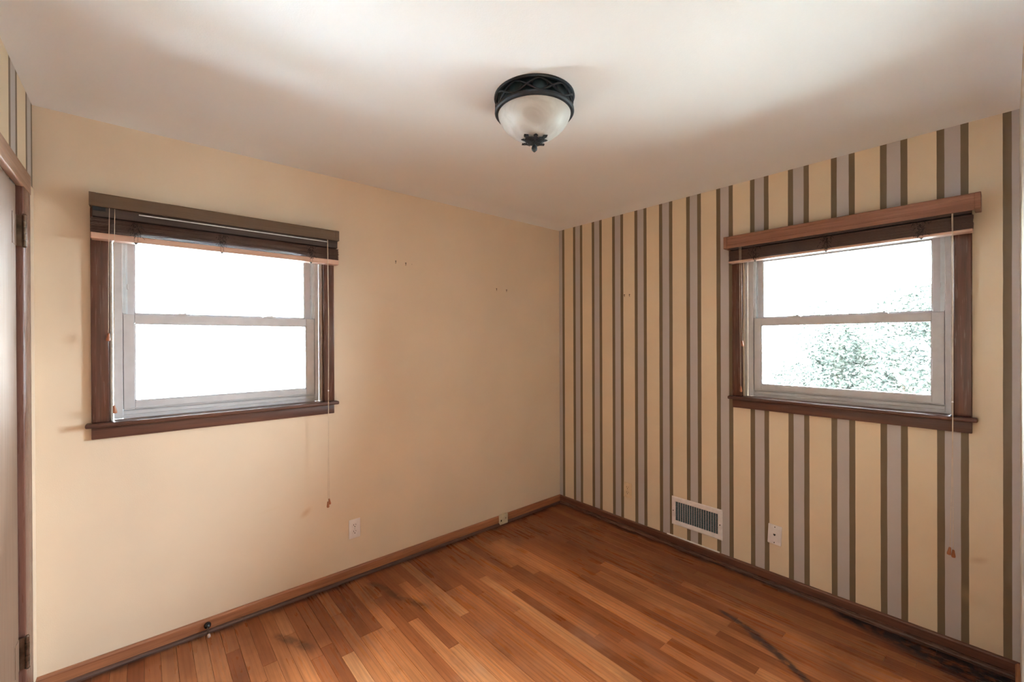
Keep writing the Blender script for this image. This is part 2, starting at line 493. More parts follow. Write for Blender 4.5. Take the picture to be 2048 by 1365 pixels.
bm = bmesh.new(); box(bm, -L - .5, .25, -R - HALL - .5, .25, 2.60, 2.72)       # roof with eaves
finish('roof', bm, plain('roof felt', (.12, .11, .11), .9), kind='structure')

# floor: base slab and every strip of oak
bm = bmesh.new(); box(bm, -L - T, T, -R - HALL - T, T, -.15, F - .012)
floor = finish('floor', bm, M_SUB, kind='structure')
PW = .057
cache = {}
def plank_mesh(ln):
    if ln in cache: return cache[ln]
    b2 = bmesh.new(); w = (PW - .0007) / 2; l2 = ln / 2 - .0004; c = .0006
    lo = [b2.verts.new(v) for v in ((-w, -l2, -.011), (w, -l2, -.011), (w, l2, -.011), (-w, l2, -.011))]
    mi = [b2.verts.new(v) for v in ((-w, -l2, -c), (w, -l2, -c), (w, l2, -c), (-w, l2, -c))]
    up = [b2.verts.new(v) for v in ((-w + c, -l2 + c, 0), (w - c, -l2 + c, 0), (w - c, l2 - c, 0), (-w + c, l2 - c, 0))]
    for A, B in ((lo, mi), (mi, up)):
        for k in range(4): b2.faces.new((A[k], A[(k + 1) % 4], B[(k + 1) % 4], B[k]))
    b2.faces.new(up)
    me = bpy.data.meshes.new('plank'); bmesh.ops.recalc_face_normals(b2, faces=b2.faces)
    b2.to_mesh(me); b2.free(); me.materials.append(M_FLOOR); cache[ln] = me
    return me
fixed = {   # row -> joints (y) and tones read from the photograph
    -27: ([-.74], [.88, .45]),
    -26: ([-.50, -1.45], [.25, .5, .6]),
    -28: ([-.35, -1.3], [.40, .55, .6]),
    -22: ([-.52, -1.62], [.5, .86, .55]),
    -23: ([-.9, -2.0], [.55, .72, .6]),
    -12: ([-.95, -1.68], [.35, .72, .3]),
    -10: ([-.90, -1.69], [.30, .68, .38]),
    -38: ([-.50, -1.2], [.45, .22, .6]),
    -37: ([-.62, -1.5], [.35, .85, .7]),
    -35: ([-.55, -1.4], [.3, .68, .62]),
    -34: ([-.55, -1.3], [.3, .62, .7]),
    -31: ([-.60, -1.3], [.28, .70, .6]),
    -17: ([-.7, -1.55], [.6, .35, .55]),
}
rows = int(L / PW) + 2
npl = 0
for k in range(-rows, 1):
    xc = -1.508 + (k + 26) * PW - PW / 2 + PW * 0      # row k = -27 ends at x = -1.508
    xc = -1.508 + (k + 27) * PW - PW / 2
    if xc < -L - .02 or xc > .03: continue
    rnd = random.Random(k * 13 + 5)
    end = -2.75
    if k in fixed:
        js, tones = fixed[k]
    else:
        js = []; y = -rnd.uniform(.15, .95)
        while y > end + .25:
            js.append(round(y / .05) * .05); y -= rnd.uniform(.55, 1.45)
        tones = [min(.95, max(.08, rnd.gauss(.48, .14))) for _ in range(len(js) + 1)]
    ys = [0.0] + js + [end]
    for j in range(len(ys) - 1):
        ln = round(ys[j] - ys[j + 1], 3)
        if ln < .05: continue
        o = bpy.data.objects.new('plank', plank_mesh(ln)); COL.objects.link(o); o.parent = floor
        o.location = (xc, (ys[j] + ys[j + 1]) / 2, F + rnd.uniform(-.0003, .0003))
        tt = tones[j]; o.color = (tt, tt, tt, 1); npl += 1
# the hall floor is never in view: one plain board surface
bm = bmesh.new(); box(bm, -L, -1.0, -R - HALL, -2.752, F - .011, F)
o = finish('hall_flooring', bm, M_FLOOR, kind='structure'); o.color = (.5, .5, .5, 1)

# baseboards with shoe moulding
def base_prof(th=.014, h=.085):
    return [(0, F), (-th, F), (-th, h - .008), (-th + .003, h - .002), (-th + .007, h), (0, h)]
bm = bmesh.new(); prism(bm, base_prof(), -L, -.0002, 'x')
bl = finish('baseboard_left', bm, M_BASE_X, kind='structure')
bm = bmesh.new(); prism(bm, [(-.014, F), (-.030, F), (-.030, F + .007), (-.026, F + .013), (-.020, F + .016), (-.014, F + .016)], -L, -.014, 'x')
finish('shoe_moulding', bm, M_SHOE_X, bl, label='dark narrow shoe moulding')
bm = bmesh.new(); prism(bm, base_prof(), -R, -.0142, 'y')
br = finish('baseboard_right', bm, M_BASE_Y, kind='structure')
bm = bmesh.new(); prism(bm, [(-.014, F), (-.034, F), (-.034, F + .009), (-.030, F + .016), (-.022, F + .021), (-.014, F + .021)], -R, -.030, 'y')
finish('shoe_moulding', bm, M_SHOE_Y, br, label='dark glossy shoe moulding')
bm = bmesh.new(); prism(bm, [(-.001, .085), (-.0085, .085), (-.007, .0905), (-.001, .0915)], -1.40, -1.035, 'y')
finish('paint_seam', bm, M_CAULK, br, label='white bead of caulk below the vent')
bm = bmesh.new(); prism(bm, [(-L, F), (-L + .014, F), (-L + .014, .077), (-L + .007, .085), (-L, .085)], -R, -1.24, 'y')
finish('baseboard_near_left', bm, M_BASE_Y, kind='structure')
bm = bmesh.new(); prism(bm, [(-R, F), (-R + .014, F), (-R + .014, .077), (-R + .007, .085), (-R, .085)], -2.19, -.0145, 'x')
finish('baseboard_near_right', bm, M_BASE_X, kind='structure')

# ------------------------------------------------------------------ window (local: x to the right, y outward, z up)
W = 1.025
def sash(parent, name, z0, z1, gz0, gz1, y0, y1, label):
    bm = bmesh.new()
    x0, x1, g0, g1 = .102, .934, .142, .890
    box(bm, x0, g0, y0, y1, z0, z1, .002); box(bm, g1, x1, y0, y1, z0, z1, .002)
    box(bm, g0, g1, y0, y1, z0, gz0, .002); box(bm, g0, g1, y0, y1, gz1, z1, .002)
    # glazing bead
    for a in ((g0, g0 + .004, gz0, gz1), (g1 - .004, g1, gz0, gz1), (g0, g1, gz0, gz0 + .004), (g0, g1, gz1 - .004, gz1)):
        box(bm, a[0], a[1], y0 + .005, y1 - .004, a[2], a[3])
    s = finish(name, bm, M_VINYL, parent, label=label)
    bm = bmesh.new(); box(bm, g0 + .001, g1 - .001, (y0 + y1) / 2 - .003, (y0 + y1) / 2 + .001, gz0 + .001, gz1 - .001)
    finish('glass_pane', bm, M_GLASS, s)
    bm = bmesh.new()
    for a in ((g0, g0 + .0015, gz0, gz1), (g1 - .0015, g1, gz0, gz1)):
        box(bm, a[0], a[1], (y0 + y1) / 2 - .0065, (y0 + y1) / 2 - .0032, a[2], a[3])
    finish('gasket', bm, M_GASK, s)
    return s
def make_window():
    w = empty('window_1'); w['kind'] = 'structure'
    # side and head casing
    def casing(x0, x1, name='casing_board', lab=None):
        bm = bmesh.new()
        t = bmesh.new(); box(t, x0, x1, -.021, 0, 1.113, 2.052, .004, 3)
        me = bpy.data.meshes.new('tmp'); t.to_mesh(me); t.free(); bm.from_mesh(me); bpy.data.meshes.remove(me)
        return finish(name, bm, M_TRIM_Z, w, smooth=True)
    casing(.0, .058); casing(W - .058, W)
    bm = bmesh.new(); box(bm, .0585, W - .0585, -.020, 0, 1.994, 2.052, .004, 3)
    finish('casing_board', bm, M_TRIM_X, w, smooth=True)
    # stool with rounded nose, and apron
    bm = bmesh.new(); box(bm, -.018, W + .018, -.052, .0, 1.094, 1.113, .006, 3); box(bm, .054, W - .054, -.01, .045, 1.095, 1.113)
    finish('stool', bm, M_TRIM_X, w, smooth=True)
    bm = bmesh.new(); box(bm, .0, W, -.018, 0, 1.040, 1.094, .003, 2)
    finish('apron', bm, M_TRIM_X, w, smooth=True)
    # jamb lining: dark edge of the casing, cream stop
    bm = bmesh.new()
    box(bm, .053, .0585, -.004, .13, 1.113, 2.0); box(bm, W - .0585, W - .053, -.004, .13, 1.113, 2.0); box(bm, .053, W - .053, 0, .13, 1.992, 2.0)
    finish('jamb', bm, M_TRIM_Z, w)
    bm = bmesh.new()
    box(bm, .0585, .068, .006, .044, 1.113, 1.992, .0025); box(bm, W - .068, W - .0585, .006, .044, 1.113, 1.992, .0025)
    box(bm, .068, W - .068, .006, .044, 1.983, 1.992)
    finish('window_stop', bm, M_STOP, w, label='cream painted window stop')
    # vinyl frame
    bm = bmesh.new()
    box(bm, .069, .101, .044, .125, 1.113, 1.99, .002); box(bm, .935, W - .069, .044, .125, 1.113, 1.99, .002)
    box(bm, .101, .935, .044, .125, 1.965, 1.99, .002)
    prism(bm, [(.044, 1.112), (.125, 1.112), (.125, 1.150), (.060, 1.150), (.060, 1.146), (.051, 1.146), (.051, 1.131), (.044, 1.129)], .101, .935, 'x')
    finish('vinyl_frame', bm, M_VINYL, w)
    bm = bmesh.new()          # side tracks seen above the lower sash
    box(bm, .101, .112, .050, .100, 1.596, 1.965); box(bm, .924, .935, .050, .100, 1.596, 1.965)
    box(bm, .112, .1175, .066, .070, 1.596, 1.965); box(bm, .9185, .924, .066, .070, 1.596, 1.965)
    finish('sash_track', bm, M_TRACK, w, label='sash track tinted with sky light')
    bm = bmesh.new()
    box(bm, .1012, .1022, .045, .0475, 1.155, 1.60); box(bm, .9338, .9348, .045, .0475, 1.155, 1.60)
    finish('track_gap', bm, M_GASK, w)
    ls = sash(w, 'lower_sash', 1.150, 1.594, 1.190, 1.552, .048, .078, None)
    bm = bmesh.new()          # finger rail along the bottom of the lower sash
    box(bm, .115, .921, .043, .048, 1.156, 1.160, .001)
    finish('lift_rail', bm, M_VINYL, ls)
    us = sash(w, 'upper_sash', 1.556, 1.966, 1.600, 1.948, .082, .112, None)
    for x in (.322, .705):
        bm = bmesh.new(); box(bm, x - .034, x + .026, .050, .074, 1.594, 1.601, .002); box(bm, x - .020, x + .016, .053, .070, 1.601, 1.605, .0015); box(bm, x + .004, x + .040, .055, .066, 1.605, 1.609, .0015)
        finish('tilt_latch', bm, M_VINYL, w)
    for x, sgn in ((.1185, 1), (.9175, -1)):
        bm = bmesh.new(); box(bm, x - .003, x + .003, .060, .066, 1.71, 1.735, .0012)
        finish('vent_stop', bm, M_VINYL, w)
    return w
w1 = make_window(); w1.location = (-2.988, 0, 0)
w2 = copy_tree(w1); w2.name = 'window_2'
w2.location = (0, -1.488, 0); w2.rotation_euler = (0, 0, -math.pi / 2)
w1['label'] = 'white double hung window in the cream wall'; w2['label'] = 'white double hung window in the striped wall'

# ------------------------------------------------------------------ blinds (same local frame as the windows)
def tassel(parent, x, y, z, lean=0.0, cord=None):
    bm = bmesh.new()
    lathe(bm, [(0, 0), (.0035, -.001), (.0046, -.006), (.0050, -.012), (.0068, -.024), (.0074, -.030), (.0062, -.0345), (0, -.036)], n=14)
    return finish('tassel', bm, M_TASSEL, parent, smooth=True, loc=(x, y, z), rot=(0, lean, random.uniform(0, 3)))
def blind(variant):
    B = empty('window_blind')
    if variant == 'A':
        v0, v1, vz0, vz1, vm = .002, 1.033, 2.045, 2.102, M_VAL_A
        s0, s1, sb, st, rb = .005, 1.035, 1.935, 2.000, 1.909
    else:
        v0, v1, vz0, vz1, vm = -.024, 1.054, 2.026, 2.100, M_VAL_B
        s0, s1, sb, st, rb = .001, 1.029, 1.947, 2.012, 1.936
    # valance: face board, thin returns; B has a moulded face with end blocks
    bm = bmesh.new()
    if variant == 'A':
        prism(bm, [(-.085, vz0), (-.085, vz1 - .004), (-.082, vz1), (-.078, vz1), (-.077, vz0)], v0, v1, 'x')
        box(bm, v0, v0 + .008, -.077, -.001, vz0, vz1); box(bm, v1 - .008, v1, -.077, -.001, vz0, vz1)
        box(bm, v0 - .001, v0 + .020, -.0862, -.085, vz0, vz1); box(bm, v1 - .020, v1 + .001, -.0862, -.085, vz0, vz1)
    else:
        prism(bm, [(-.085, vz0), (-.085, vz0 + .020), (-.083, vz0 + .022), (-.083, vz1 - .020), (-.0865, vz1 - .016), (-.0865, vz1 - .004), (-.083, vz1), (-.075, vz1), (-.075, vz0)], v0 + .020, v1 - .020, 'x')
        for a in (v0, v1 - .020):
            box(bm, a, a + .020, -.089, -.001, vz0, vz1, .002)
    finish('valance', bm, vm, B)
    bm = bmesh.new(); box(bm, s0 + .004, s1 - .004, -.066, -.026, st + .005, vz0 + .030, .002)
    finish('headrail', bm, M_HEAD, B, label='dark brown headrail')
    if variant == 'A':
        bm = bmesh.new(); box(bm, .16, s1 - .06, -.0675, -.066, 2.033, 2.038)
        finish('headrail_lip', bm, M_STEEL, B, label='thin pale metal edge')
        bm = bmesh.new(); box(bm, .012, .052, -.069, -.066, 2.030, 2.047)
        finish('end_bracket', bm, M_IRON, B, label='dark metal bracket')
    # slats, one by one
    n = 20; pitch = (st - sb) / n
    bm = bmesh.new(); hx = (s1 - s0) / 2
    prof = [(-.0245, -.0007), (0, .0001), (.0245, -.0007), (.0245, .0005), (0, .0013), (-.0245, .0005)]
    prism(bm, prof, -hx, hx, 'x')
    first = finish('slat', bm, M_SLAT, B)
    rd = random.Random(3 if variant == 'A' else 4)
    for i in range(n):
        o = first if i == 0 else first.copy()
        if i: COL.objects.link(o); o.parent = B
        o.location = ((s0 + s1) / 2 + rd.uniform(-.0015, .0015), -.0465 + rd.uniform(-.0030, .0030), sb + (i + .22) * pitch)
        o.rotation_euler = (rd.uniform(-.02, .02), rd.uniform(-.0006, .0006), 0)
    bm = bmesh.new(); box(bm, s0, s1, -.073, -.021, rb, sb + .0003, .002, 2)
    finish('bottom_rail', bm, M_RAIL, B, label='lighter brown bottom rail')
    # bunched ladder strings, and the plugs under the rail
    for x in ((.150, .470, .885) if variant == 'A' else (.150, .498, .865)):
        bm = bmesh.new()
        for i in range(60):
            zz = rd.uniform(sb, st); xx = x + rd.gauss(0, .011); dx = rd.uniform(-.010, .010); bulge = rd.uniform(.002, .006)
            tube(bm, [(xx, -.071, zz), (xx + dx * .5, -.072 - bulge, zz - .005), (xx + dx, -.071, zz - .011)], .0009, 4)
        for sx_ in (-.006, .006):
            tube(bm, [(x + sx_, -.0705, st + .03), (x + sx_, -.0725, (st + sb) / 2), (x + sx_, -.0745, rb + .004)], .0007, 4)
        finish('ladder_string', bm, M_LADDER, B)
        bm = bmesh.new(); lathe(bm, [(0, 0), (.007, 0), (.007, -.002), (.003, -.005), (.003, -.008), (0, -.009)], (x, -.066, rb), 12)
        finish('rail_plug', bm, M_KNOB, B, smooth=True)
    # cords
    def cord(pts, name='tilt_cord'):
        bm = bmesh.new(); tube(bm, pts, .0010, 6)
        return finish(name, bm, M_CORD, B)
    yc = -.0765
    if variant == 'A':
        c = cord([(.064, yc, 2.045), (.060, yc - .003, 1.8), (.0585, yc, 1.503)]); tassel(c, .0585, yc, 1.505, .05)
        c = cord([(.081, yc, 2.045), (.077, yc - .003, 1.7), (.0745, yc, 1.188)]); tassel(c, .0745, yc, 1.19, -.12)
        lx = .972
        c = cord([(lx - .0012, yc, 2.045), (lx + .001, yc - .004, 1.6), (lx, yc, 1.178), (lx - .003, yc, .80), (lx - .005, yc, .548)], 'lift_cord'); tassel(c, lx - .0052, yc, .549, .03)
        d = cord([(lx + .0015, yc, 2.045), (lx + .003, yc - .004, 1.6), (lx + .001, yc, 1.178), (lx + .0015, yc, .80), (lx + .0025, yc, .560)], 'lift_cord'); tassel(d, lx + .0030, yc + .006, .562, -.14)
    else:
        c = cord([(.0745, yc, 2.03), (.077, yc - .003, 1.8), (.080, yc, 1.456)]); tassel(c, .080, yc, 1.458, -.25)
        c = cord([(.066, yc, 2.03), (.069, yc - .003, 1.7), (.0715, yc, 1.180)]); tassel(c, .0715, yc, 1.182, -.08)
        lx = .9665
        c = cord([(lx - .001, yc, 2.03), (lx + .001, yc - .004, 1.6), (lx + .001, yc, 1.19), (lx - .003, yc, .80), (lx - .0085, yc, .527)], 'lift_cord'); tassel(c, lx - .0085, yc, .528, .10)
        d = cord([(lx + .002, yc, 2.03), (lx + .003, yc - .004, 1.6), (lx + .0015, yc, 1.19), (lx + .001, yc, .80), (lx + .002, yc, .519)], 'lift_cord'); tassel(d, lx + .0022, yc, .520, -.08)
    bm = bmesh.new(); lathe(bm, [(0, .005), (.003, .003), (.0036, 0), (.003, -.003), (0, -.005)], (0, 0, 0), 10)
    finish('cord_bead', bm, M_CAULK, B, smooth=True, loc=(lx + .0005, yc, 1.182), label='small white bead')
    return B
b1 = blind('A'); b1.location = (-2.988, 0, 0)
tag(b1, 'raised wooden blind with flat olive brown valance over the cream wall window', 'blind')
b2 = blind('B'); b2.location = (0, -1.488, 0); b2.rotation_euler = (0, 0, -math.pi / 2)
tag(b2, 'raised wooden blind with reddish moulded valance over the striped wall window', 'blind')

# ------------------------------------------------------------------ door at the left edge
X0 = -L
dr = empty('door_1', (X0, DY0, F)); dr['kind'] = 'structure'; dr['label'] = 'closed flush veneer door at the left edge'
def at(o): o.location = (-X0, -DY0, -F); return o         # children are modelled in room coordinates
bm = bmesh.new(); box(bm, X0 - .036, X0 + .004, DY0 - .005, DY1 + .006, F + .008, DZ - .006, .0015)
at(finish('door_leaf', bm, M_DOOR, dr))
CP = X0 + .020
bm = bmesh.new(); box(bm, X0, CP, DY0 + .012, -.195, F, 2.095, .004, 3)
at(finish('casing_board', bm, M_CASE_L, dr, smooth=True))
bm = bmesh.new(); box(bm, X0, CP, DY1 - .14, DY1 - .004, F, 2.095, .005, 3)
at(finish('casing_board', bm, M_CASE_L, dr, smooth=True))
bm = bmesh.new(); box(bm, X0, CP + .0015, DY1 - .143, -.192, DZ, 2.097, .005, 3)
at(finish('casing_board', bm, M_CASE_TOP, dr, smooth=True, label='paler head casing'))
bm = bmesh.new()
box(bm, X0 - T, X0 - .001, DY0 - .0045, DY0, F, DZ); box(bm, X0 - T, X0 - .001, DY1, DY1 + .0045, F, DZ); box(bm, X0 - T, X0 - .001, DY1, DY0, DZ - .005, DZ)
box(bm, X0 - .055, X0 - .0375, DY0 - .02, DY0 - .0045, F, DZ); box(bm, X0 - .055, X0 - .0375, DY1 + .0045, DY1 + .02, F, DZ)
at(finish('door_jamb', bm, M_TRIM_Z, dr))
for zc in (1.862, .365):
    bm = bmesh.new(); yk = DY0 - .0; xk = X0 + .024
    for i in range(5):
        z0 = zc - .055 + i * .022
        cyl(bm, (xk, yk, z0 + .0006), (xk, yk, z0 + .0214), .0062 if i % 2 else .0058, n=14)
    cyl(bm, (xk, yk, zc + .055), (xk, yk, zc + .060), .0072, .004, 14); cyl(bm, (xk, yk, zc - .060), (xk, yk, zc - .055), .004, .0072, 14)
    box(bm, X0 - .010, xk, yk - .0012, yk + .0012, zc - .055, zc + .055)
    hg = at(finish('hinge', bm, M_HINGE, dr, smooth=True))
    bm = bmesh.new(); box(bm, X0 + .004, X0 + .0055, DY0 - .060, DY0 - .006, zc - .055, zc + .055, .0006)
    finish('hinge_leaf', bm, M_DOOR, hg, label='hinge leaf painted over like the door')
bm = bmesh.new()
kz, ky = .97, -1.01
cyl(bm, (X0 + .004, ky, kz), (X0 + .008, ky, kz), .032, .030, 24); cyl(bm, (X0 + .008, ky, kz), (X0 + .030, ky, kz), .011, .010, 20)
tube(bm, [(X0 + .026, ky, kz), (X0 + .032, ky, kz), (X0 + .044, ky, kz), (X0 + .054, ky, kz), (X0 + .058, ky, kz)], [.012, .024, .028, .024, .010], 24)
at(finish('door_knob', bm, M_KNOB, dr, smooth=True))
# a closed dark closet behind the door keeps daylight out
bm = bmesh.new(); box(bm, X0 - .9, X0 - T - .001, -2.0, T, -.1, 2.6)
finish('closet_block', bm, M_CREAM, kind='structure')

bm = bmesh.new(); box(bm, X0, X0 + .003, -.195, -.0005, .086, 2.095)
finish('trim_1', bm, M_CREAM, kind='structure', label='cream painted filler strip between door casing and corner')

# ------------------------------------------------------------------ ceiling light
LX, LY = -1.580, -1.328
cl = empty('ceiling_light', (LX, LY, ZC))
tag(cl, 'flush ceiling light with dark iron ring and frosted glass bowl', 'ceiling light')
bm = bmesh.new()          # inner pan
lathe(bm, [(0, 0), (.150, 0), (.152, -.004), (.152, -.062), (.146, -.062), (.146, -.006), (0, -.006)], n=64)
finish('reflector_pan', bm, M_PAN, cl, smooth=True)
def rim(prof): 
    bm = bmesh.new(); lathe(bm, prof + [prof[0]], n=72); return bm
finish('top_rim', rim([(.154, 0), (.166, 0), (.1675, -.005), (.165, -.010), (.156, -.011)]), M_IRON, cl, smooth=True)
finish('bottom_rim', rim([(.147, -.055), (.158, -.053), (.164, -.058), (.1645, -.066), (.160, -.072), (.150, -.073)]), M_IRON, cl, smooth=True)
bm = bmesh.new()          # openwork band: crossing S-scrolls with leaves
NB = 10
for i in range(NB):
    a0 = 2 * math.pi * i / NB
    for sg in (1, -1):
        pts = []
        for k in range(13):
            tt = k / 12; a = a0 + sg * (tt - .5) * 2 * math.pi / NB * 1.15
            zz = -.010 - .046 * (0.5 - 0.5 * math.cos(math.pi * tt)); rr = .1585
            pts.append((rr * math.cos(a), rr * math.sin(a), zz))
        tube(bm, pts, [.0022 + .0028 * math.sin(math.pi * k / 12) for k in range(13)], 6)
    for sg in (1, -1):      # curled tendril
        pts = []
        for k in range(10):
            tt = k / 9; a = a0 + 2 * math.pi / NB * (.5 + sg * (.10 + .20 * math.sin(tt * 2.6))); zz = -.052 + .032 * tt
            pts.append((.159 * math.cos(a), .159 * math.sin(a), zz))
        tube(bm, pts, [.0026 - .0016 * k / 9 for k in range(10)], 5)
finish('scroll_band', bm, M_IRON, cl, smooth=True)
bm = bmesh.new()          # bowl
prof = []
for k in range(19):
    a = k / 18 * math.pi / 2
    prof.append((.151 * math.cos(a) if k < 18 else 0, -.066 - .110 * math.sin(a) ** 1.2))
inner = [(r * .965, z + .004) for r, z in prof[::-1]]; inner[0] = (0, inner[0][1])
lathe(bm, [(.151, -.060)] + prof, n=72)
finish('glass_bowl', bm, M_BOWL, cl, smooth=True)
fz = -.176
bm = bmesh.new()
lathe(bm, [(0, fz + .004), (.010, fz + .002), (.014, fz - .006), (.008, fz - .013), (.005, fz - .018), (.010, fz - .024), (.0125, fz - .033), (.011, fz - .041), (.004, fz - .048), (0, fz - .049)], n=24)
fin = finish('finial', bm, M_IRON, cl, smooth=True)
for i in range(8):        # acanthus leaves hugging the bowl
    a = 2 * math.pi * i / 8 + .15; big = i % 2 == 0
    bm = bmesh.new(); ln = .062 if big else .050
    outline = [(0, .006), (.25, .016), (.38, .009), (.54, .021), (.66, .008), (.80, .012), (1.0, .0)]
    left, right, mid = [], [], []
    for u, wdt in outline:
        r = .006 + u * ln; z = fz - .012 + .020 * u ** 1.7 - (.006 * (u > .9))
        r0 = Vector((r * math.cos(a), r * math.sin(a), z)); tv = Vector((-math.sin(a), math.cos(a), 0))
        mid.append(bm.verts.new(r0 + Vector((0, 0, -.003 * (1 - u)))))
        left.append(bm.verts.new(r0 + tv * wdt * (1 if big else .75))); right.append(bm.verts.new(r0 - tv * wdt * (1 if big else .75)))
    for k in range(len(outline) - 1):
        bm.faces.new((left[k], left[k + 1], mid[k + 1], mid[k])); bm.faces.new((mid[k], mid[k + 1], right[k + 1], right[k]))
    bmesh.ops.remove_doubles(bm, verts=bm.verts, dist=1e-5)
    res = bmesh.ops.extrude_face_region(bm, geom=bm.faces[:])
    for v in [g for g in res['geom'] if isinstance(g, bmesh.types.BMVert)]: v.co.z -= .002
    finish('leaf', bm, M_IRON, cl)

# ------------------------------------------------------------------ plates on the walls (local: x right, y into the wall, z up)
def place(e, wall, a, z):
    if wall == 'left': e.location = (a, 0, z); e.rotation_euler = (0, 0, 0)
    else: e.location = (0, a, z); e.rotation_euler = (0, 0, -math.pi / 2)
def outlet(name, M_pl):
    e = empty(name)
    bm = bmesh.new(); box(bm, -.035, .035, -.0055, 0, -.0575, .0575, .003, 2)
    pl = finish('cover_plate', bm, M_pl, e, smooth=True)
    for zc in (.0195, -.0195):
        bm = bmesh.new()
        b2 = bmesh.new(); lathe(b2, [(0, 0), (.0165, 0), (.0172, -.0015), (.0172, -.004)], n=28)
        bmesh.ops.rotate(b2, verts=b2.verts, matrix=Matrix.Rotation(math.radians(90), 3, 'X'))
        for v in b2.verts:
            v.co.z = max(-.0135, min(.0135, v.co.z)); v.co.y = v.co.y - .0072; v.co.z += zc
        me = bpy.data.meshes.new('tmp'); b2.to_mesh(me); b2.free(); bm.from_mesh(me); bpy.data.meshes.remove(me)
        rc = finish('receptacle', bm, M_pl, e)
        bm = bmesh.new()
        box(bm, -.0078, -.0052, -.0076, -.0066, zc + .0005, zc + .0095); box(bm, .0052, .0074, -.0076, -.0066, zc + .0015, zc + .0090)
        cyl(bm, (0, -.0076, zc - .0065), (0, -.0066, zc - .0065), .0030, n=12)
        box(bm, -.0003, .0003, -.0076, -.0066, zc - .004, zc - .0035)
        finish('slot', bm, M_HOLE, rc, label='dark contact slots')
    bm = bmesh.new(); cyl(bm, (0, -.0062, 0), (0, -.005, 0), .0032, n=14)
    finish('screw', bm, M_STEEL if M_pl is M_PLATE else M_pl, e)
    return e
o1 = outlet('wall_outlet', M_PLATE); place(o1, 'left', -1.842, .317)
tag(o1, 'white double outlet low on the cream wall under the left window side', 'outlet')
o2 = outlet('wall_outlet', M_PLATE_C); place(o2, 'right', -.709, .309)
tag(o2, 'cream painted double outlet between stripes near the far corner', 'outlet')

ph = empty('phone_jack_plate')
bm = bmesh.new(); box(bm, -.036, .036, -.0075, 0, -.0575, .0575, .003, 2)
finish('cover_plate', bm, M_PLATE, ph, smooth=True)
bm = bmesh.new(); box(bm, -.020, .036, -.0095, -.0075, -.036, .040, .0012)
finish('raised_face', bm, M_PLATE, ph)
bm = bmesh.new(); box(bm, -.0058, .0058, -.0102, -.0094, -.0015, .0055); box(bm, -.003, .003, -.0102, -.0094, -.0055, -.0015)
finish('jack_socket', bm, M_HOLE, ph, label='small dark jack socket')
for z in (.046, -.046):
    bm = bmesh.new(); cyl(bm, (0, -.0092, z), (0, -.0070, z), .0028, n=12); finish('screw', bm, M_HOLE, ph, label='dark screw')
place(ph, 'right', -1.719, .313); ph.rotation_euler = (0, 0, -math.pi / 2); ph.rotation_mode = 'XYZ'
ph.rotation_euler = (Matrix.Rotation(-math.pi / 2, 3, 'Z') @ Matrix.Rotation(math.radians(2.5), 3, 'Y')).to_euler()
tag(ph, 'white phone jack plate, slightly crooked, right of the vent', 'phone jack')

sj = empty('surface_jack', (-.678, -.014, .060))
bm = bmesh.new(); box(bm, -.040, .040, -.020, 0, -.038, .040, .005, 2); finish('jack_box', bm, M_IVORY, sj, smooth=True)
bm = bmesh.new(); box(bm, -.034, -.024, -.0208, -.0198, -.012, .003); finish('jack_socket', bm, M_HOLE, sj, label='dark socket hole')
bm = bmesh.new(); cyl(bm, (.016, -.0212, .006), (.016, -.0195, .006), .0035, n=12); finish('screw', bm, M_BRASS, sj, label='brown screw')
tag(sj, 'small ivory jack box on the left baseboard near the corner', 'jack box')

# ------------------------------------------------------------------ wall register
vt = empty('air_vent'); place(vt, 'right', -1.2445, .268)
tag(vt, 'white metal air vent low on the striped wall', 'vent')
bm = bmesh.new()
HW, HH, IW, IH = .1735, .0985, .1455, .066
def frame_ring(bm, a, b_, ya, yb):
    def rect(w, h, y): return [bm.verts.new((sx * w, y, sz * h)) for sx, sz in ((-1, -1), (1, -1), (1, 1), (-1, 1))]
    A, B = rect(*a, ya), rect(*b_, yb)
    for k in range(4): bm.faces.new((A[k], A[(k + 1) % 4], B[(k + 1) % 4], B[k]))
frame_ring(bm, (HW, HH), (HW, HH), 0, -.003)
frame_ring(bm, (HW, HH), (HW - .007, HH - .007), -.003, -.0085)
frame_ring(bm, (HW - .007, HH - .007), (IW + .004, IH + .004), -.0085, -.0085)
frame_ring(bm, (IW + .004, IH + .004), (IW, IH), -.0085, -.0065)
frame_ring(bm, (IW, IH), (IW, IH), -.0065, .0)
bmesh.ops.remove_doubles(bm, verts=bm.verts, dist=1e-6)
finish('face_frame', bm, M_VENT, vt)
bm = bmesh.new(); box(bm, -IW, IW, -.0012, -.0004, -IH, IH)
finish('duct_back', bm, M_VENTB, vt, label='dark blue grey damper metal')
bm = bmesh.new(); box(bm, -.0007, .0007, -.0075, -.0022, -IH, IH)
lv = finish('louver', bm, M_VENT, vt)
NL = 17
for i in range(NL):
    o = lv if i == 0 else lv.copy()
    if i: COL.objects.link(o); o.parent = vt
    o.location = (-IW + .020 + i * (2 * IW - .034) / (NL - 1), 0, 0); o.rotation_euler = (0, 0, math.radians(8))
bm = bmesh.new(); box(bm, -IW, IW, -.0024, -.0012, -.0016, .0016)
hb = finish('cross_bar', bm, M_VENTB, vt)
for i in range(1, 9):
    o = hb.copy(); COL.objects.link(o); o.parent = vt; o.location = (0, 0, -IH + i * 2 * IH / 9)
hb.location = (0, 0, -IH + .004)
for x in (-.160, .160):
    bm = bmesh.new(); cyl(bm, (x, -.0100, 0), (x, -.008, 0), .0038, n=12); finish('screw', bm, M_HOLE, vt, label='dark screw')

